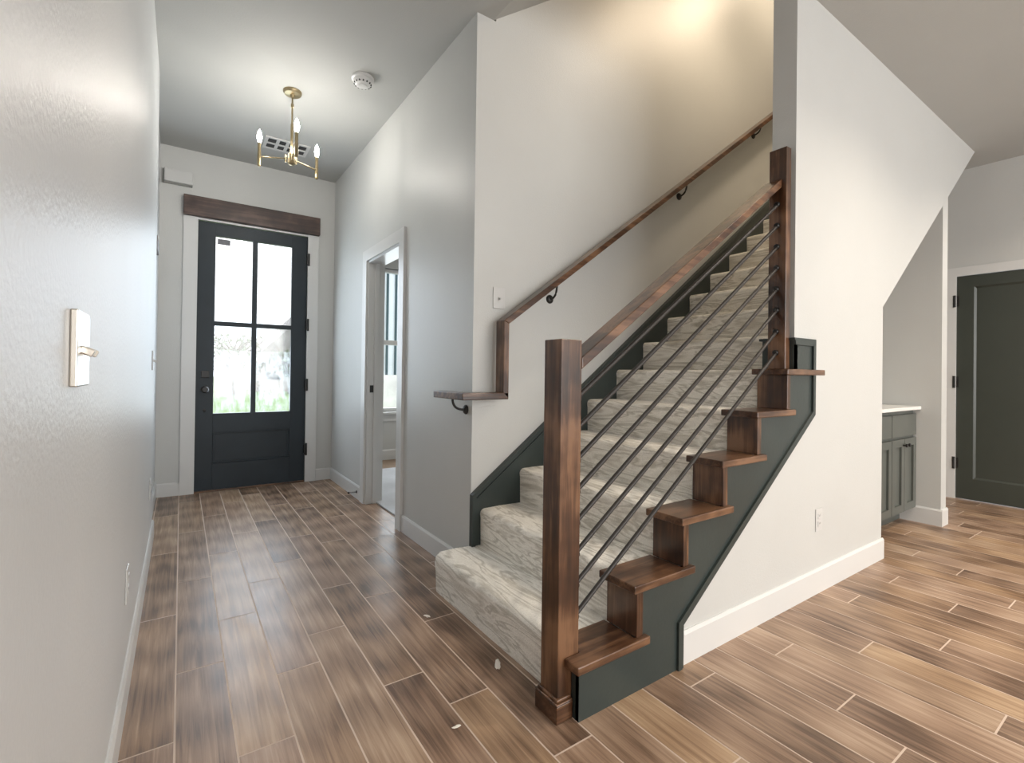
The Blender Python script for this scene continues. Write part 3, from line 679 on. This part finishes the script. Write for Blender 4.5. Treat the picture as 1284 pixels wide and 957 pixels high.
def outlet(axis, face, s, uc, zc, label):
    loc = (face, uc, zc) if axis == 'x' else (uc, face, zc)
    t = thing('wall_outlet', label, 'outlet', loc, 'outlets low on the walls')
    bm = bmesh.new(); plate(bm, axis, face, s, uc-.036, uc+.036, zc-.058, zc+.058, .005); obj('cover_plate', bm, 'white_plastic', t, .002)
    for dz in (-.02, .02):
        bm = bmesh.new(); f0, f1 = face+s*.0048, face+s*.0075
        if axis == 'x': box(bm, f0, f1, uc-.017, uc+.017, zc+dz-.014, zc+dz+.014)
        else: box(bm, uc-.017, uc+.017, f0, f1, zc+dz-.014, zc+dz+.014)
        so = obj('socket', bm, 'white_plastic', t, .003)
        bm = bmesh.new(); f0, f1 = face+s*.0074, face+s*.0078
        for du in (-.006, .006):
            if axis == 'x': box(bm, f0, f1, uc+du-.001, uc+du+.001, zc+dz-.002, zc+dz+.007)
            else: box(bm, uc+du-.001, uc+du+.001, f0, f1, zc+dz-.002, zc+dz+.007)
        obj('socket_slots', bm, 'dark_slot', so)
    return t
switch('x', XL, 1, 1.058, 1.140, 'metal-edged toggle switch plate on the near left wall', .118, .122, 2, 'nickel', 'nickel', th=.010)
switch('x', XL, 1, 3.58, 1.156, 'small pale switch plate near the far end of the left wall')
switch('y', YS, -1, 1.444, 1.522, 'white toggle switch on the stair wall above the handrail', .076, .118)
outlet('x', XL, 1, 2.08, .378, 'white outlet low on the near left wall')
outlet('x', XL, 1, 3.53, .400, 'white outlet low near the far end of the left wall')
outlet('y', YW, -1, 2.733, .372, 'white outlet low on the big white stair wall')
# door stop on the baseboard by the bedroom doorway
t = thing('door_stop', 'dark spring door stop on the baseboard before the bedroom doorway', 'door stop', (XR-.012, 4.2, .06))
bm = bmesh.new(); pp = []
for k in range(61): a = k/60*2*PI*9; pp.append((XR-.016-.060*k/60, 4.2+.005*math.cos(a), .060+.005*math.sin(a)))
tube(bm, pp, .0014, 6); lathe(bm, [(.012, -.0005), (.012, -.004), (.006, -.006)], (XR-.012, 4.2, .06), 'x', 14); obj('spring', bm, 'black_metal', t, smooth=True)
bm = bmesh.new(); lathe(bm, [(.007, 0), (.008, -.010), (.006, -.014)], (XR-.075, 4.2, .06), 'x', 12); obj('tip', bm, 'black_metal', t, smooth=True)

# ------------------------------------------------------------------ niche cabinets
CF = 1.302; CH = .868
def cabinet(x0, x1, label, doors):
    t = thing('base_cabinet', label, 'cabinet', ((x0+x1)/2, CF+.3, 0), 'grey base cabinets in the niche')
    obj('cabinet_body', B((x0, x1, CF+.02, 2.0, .105, CH), (x0, x1, CF+.10, 2.0, 0, .105)), 'cabinet_grey', t)
    dr = obj('drawer_front', B((x0+.004, x1-.004, CF, CF+.019, .675, CH-.03)), 'cabinet_grey', t, .003)
    wd = (x1-x0)/doors
    for k in range(doors):
        a, b_ = x0+wd*k+.003, x0+wd*(k+1)-.003; s_ = .055
        bm = B((a, a+s_, CF, CF+.019, .115, .655), (b_-s_, b_, CF, CF+.019, .115, .655), (a+s_, b_-s_, CF, CF+.019, .115, .115+s_), (a+s_, b_-s_, CF, CF+.019, .655-s_, .655), (a+s_, b_-s_, CF+.014, CF+.018, .115+s_, .655-s_))
        dd = obj('cabinet_door', bm, 'cabinet_grey', t)
        kx = b_-.028 if k % 2 == 0 else a+.028
        bm = bmesh.new(); lathe(bm, [(.006, 0), (.006, -.014), (.013, -.018), (.013, -.026), (.008, -.029)], (kx, CF, .61), 'y', 14); obj('knob', bm, 'black_metal', dd, smooth=True)
cabinet(4.215, NW0-.004, 'grey-green cabinet unit against the narrow wall at right of the niche', 2)
cabinet(NX+.01, 4.213, 'grey-green cabinet unit half hidden behind the white stair wall', 2)
tag(obj('countertop', B((NX-.018, NW0-.001, CF-.028, YS-.003, CH+.001, CH+.026)), 'counter_white', bevel=.003), 'thin white countertop on the niche cabinets', 'countertop')

# ------------------------------------------------------------------ debris on the floor
def scrap(x, y, s, label, seed):
    rnd = random.Random(seed); bm = bmesh.new(); bmesh.ops.create_icosphere(bm, subdivisions=2, radius=1)
    for v in bm.verts:
        k = .7+.6*rnd.random(); v.co = Vector((v.co.x*s*k*1.5, v.co.y*s*k*.6, max(-.3, v.co.z)*s*.3*k))
    zmin = min(v.co.z for v in bm.verts)
    bmesh.ops.rotate(bm, verts=bm.verts[:], cent=(0,0,0), matrix=Matrix.Rotation(seed, 3, 'Z'))
    bmesh.ops.translate(bm, verts=bm.verts[:], vec=(x, y, -zmin+.0003))
    tag(obj('paper_scrap', bm, 'paper', loc=(x, y, 0)), label, 'scrap', 'scraps lying on the tile floor')
scrap(1.006, 1.532, .020, 'larger white paper scrap on the floor before the first step', 1)
scrap(.936, 2.012, .013, 'white paper scrap on the floor by the first step\'s far end', 2)
scrap(.726, 1.336, .009, 'pale crumb on the floor tile in front of the newel post', 3)

# ------------------------------------------------------------------ outdoors
struct(obj('porch_floor', B((-2.5, 1.28, YF+.15, 7.4, -.3, -.03)), 'concrete'), 'concrete porch outside the front door', 'porch')
o = obj('lawn', B((-40, 60, 7.41, 90, -.6, -.12)), 'grass'); struct(o, 'pale green lawn seen through the front door glass', 'lawn')
# brick house with a gable roof across the lawn
t = thing('house', 'hazy brick house with sloping grey roof behind the right door panes', 'house', (7.0, 34, -.12))
obj('house_wall', B((3.5, 11.0, 30, 38, -.12, 1.75)), 'far_brick', t)
bm = bmesh.new(); prism(bm, [(3.0, 1.5), (3.2, 1.45), (11.3, 1.45), (11.5, 1.5), (7.25, 5.6)], 'y', 29.5, 38.5); obj('house_roof', bm, 'far_roof', t)
for x in (3.9, 5.3, 8.2): obj('house_window', B((x, x+.8, 29.95, 30, .55, 1.35)), 'dark_slot', t)
def tree(x, y, h, r, label, seed):
    rnd = random.Random(seed); t = thing('tree', label, 'tree', (x, y, -.12), 'bare trees across the lawn')
    bm = bmesh.new(); tube(bm, [(x, y, -.12), (x+.1, y, h*.45), (x, y, h*.8)], [.16, .11, .05], 8)
    for k in range(26):
        a = rnd.random()*2*PI; z0 = h*(.3+.45*rnd.random()); L = r*(.6+.5*rnd.random())
        p1 = (x+.05, y, z0); p2 = (x+math.cos(a)*L*.6, y+math.sin(a)*L*.6, z0+L*.5); p3 = (x+math.cos(a)*L, y+math.sin(a)*L, z0+L*.7+.3)
        tube(bm, [p1, p2, p3], [.05, .03, .012], 5)
    obj('trunk', bm, 'far_trunk', t)
    bm = bmesh.new()
    for k in range(240):
        a = rnd.random()*2*PI; q = rnd.random()**.5*r; z0 = h*(.42+.6*rnd.random()); sx = .10+.12*rnd.random()
        c = Vector((x+math.cos(a)*q, y+math.sin(a)*q, z0)); d1_ = Vector((rnd.uniform(-1,1), rnd.uniform(-1,1), rnd.uniform(-1,1))).normalized(); d2_ = d1_.orthogonal().normalized()
        bm.faces.new([bm.verts.new(c+d1_*sx), bm.verts.new(c+d2_*sx), bm.verts.new(c-d1_*sx)])
    obj('crown', bm, 'far_leaf', t)
tree(2.0, 26, 2.6, 1.3, 'thin tree across the lawn in the left door panes', 5)
tree(4.7, 27, 2.0, 1.1, 'low bushy tree in front of the brick house', 6)
# neighbouring wing with battens over white brick, beyond the bedroom window
t = thing('neighbour_house', 'white board-and-batten house over white brick outside the bedroom window', 'house', (4.6, 9, -.12))
obj('siding', B((2.6, 6.6, 9, 12, 1.04, 4.2)), 'board_white', t)
obj('brick_base', B((2.57, 6.6, 8.95, 12, -.12, 1.04)), 'brick_white', t)
for k in range(22):
    x = 2.75+.17*k; obj('batten', B((x-.018, x+.018, 8.965, 9, 1.04, 4.2)), 'batten_shadow', t)
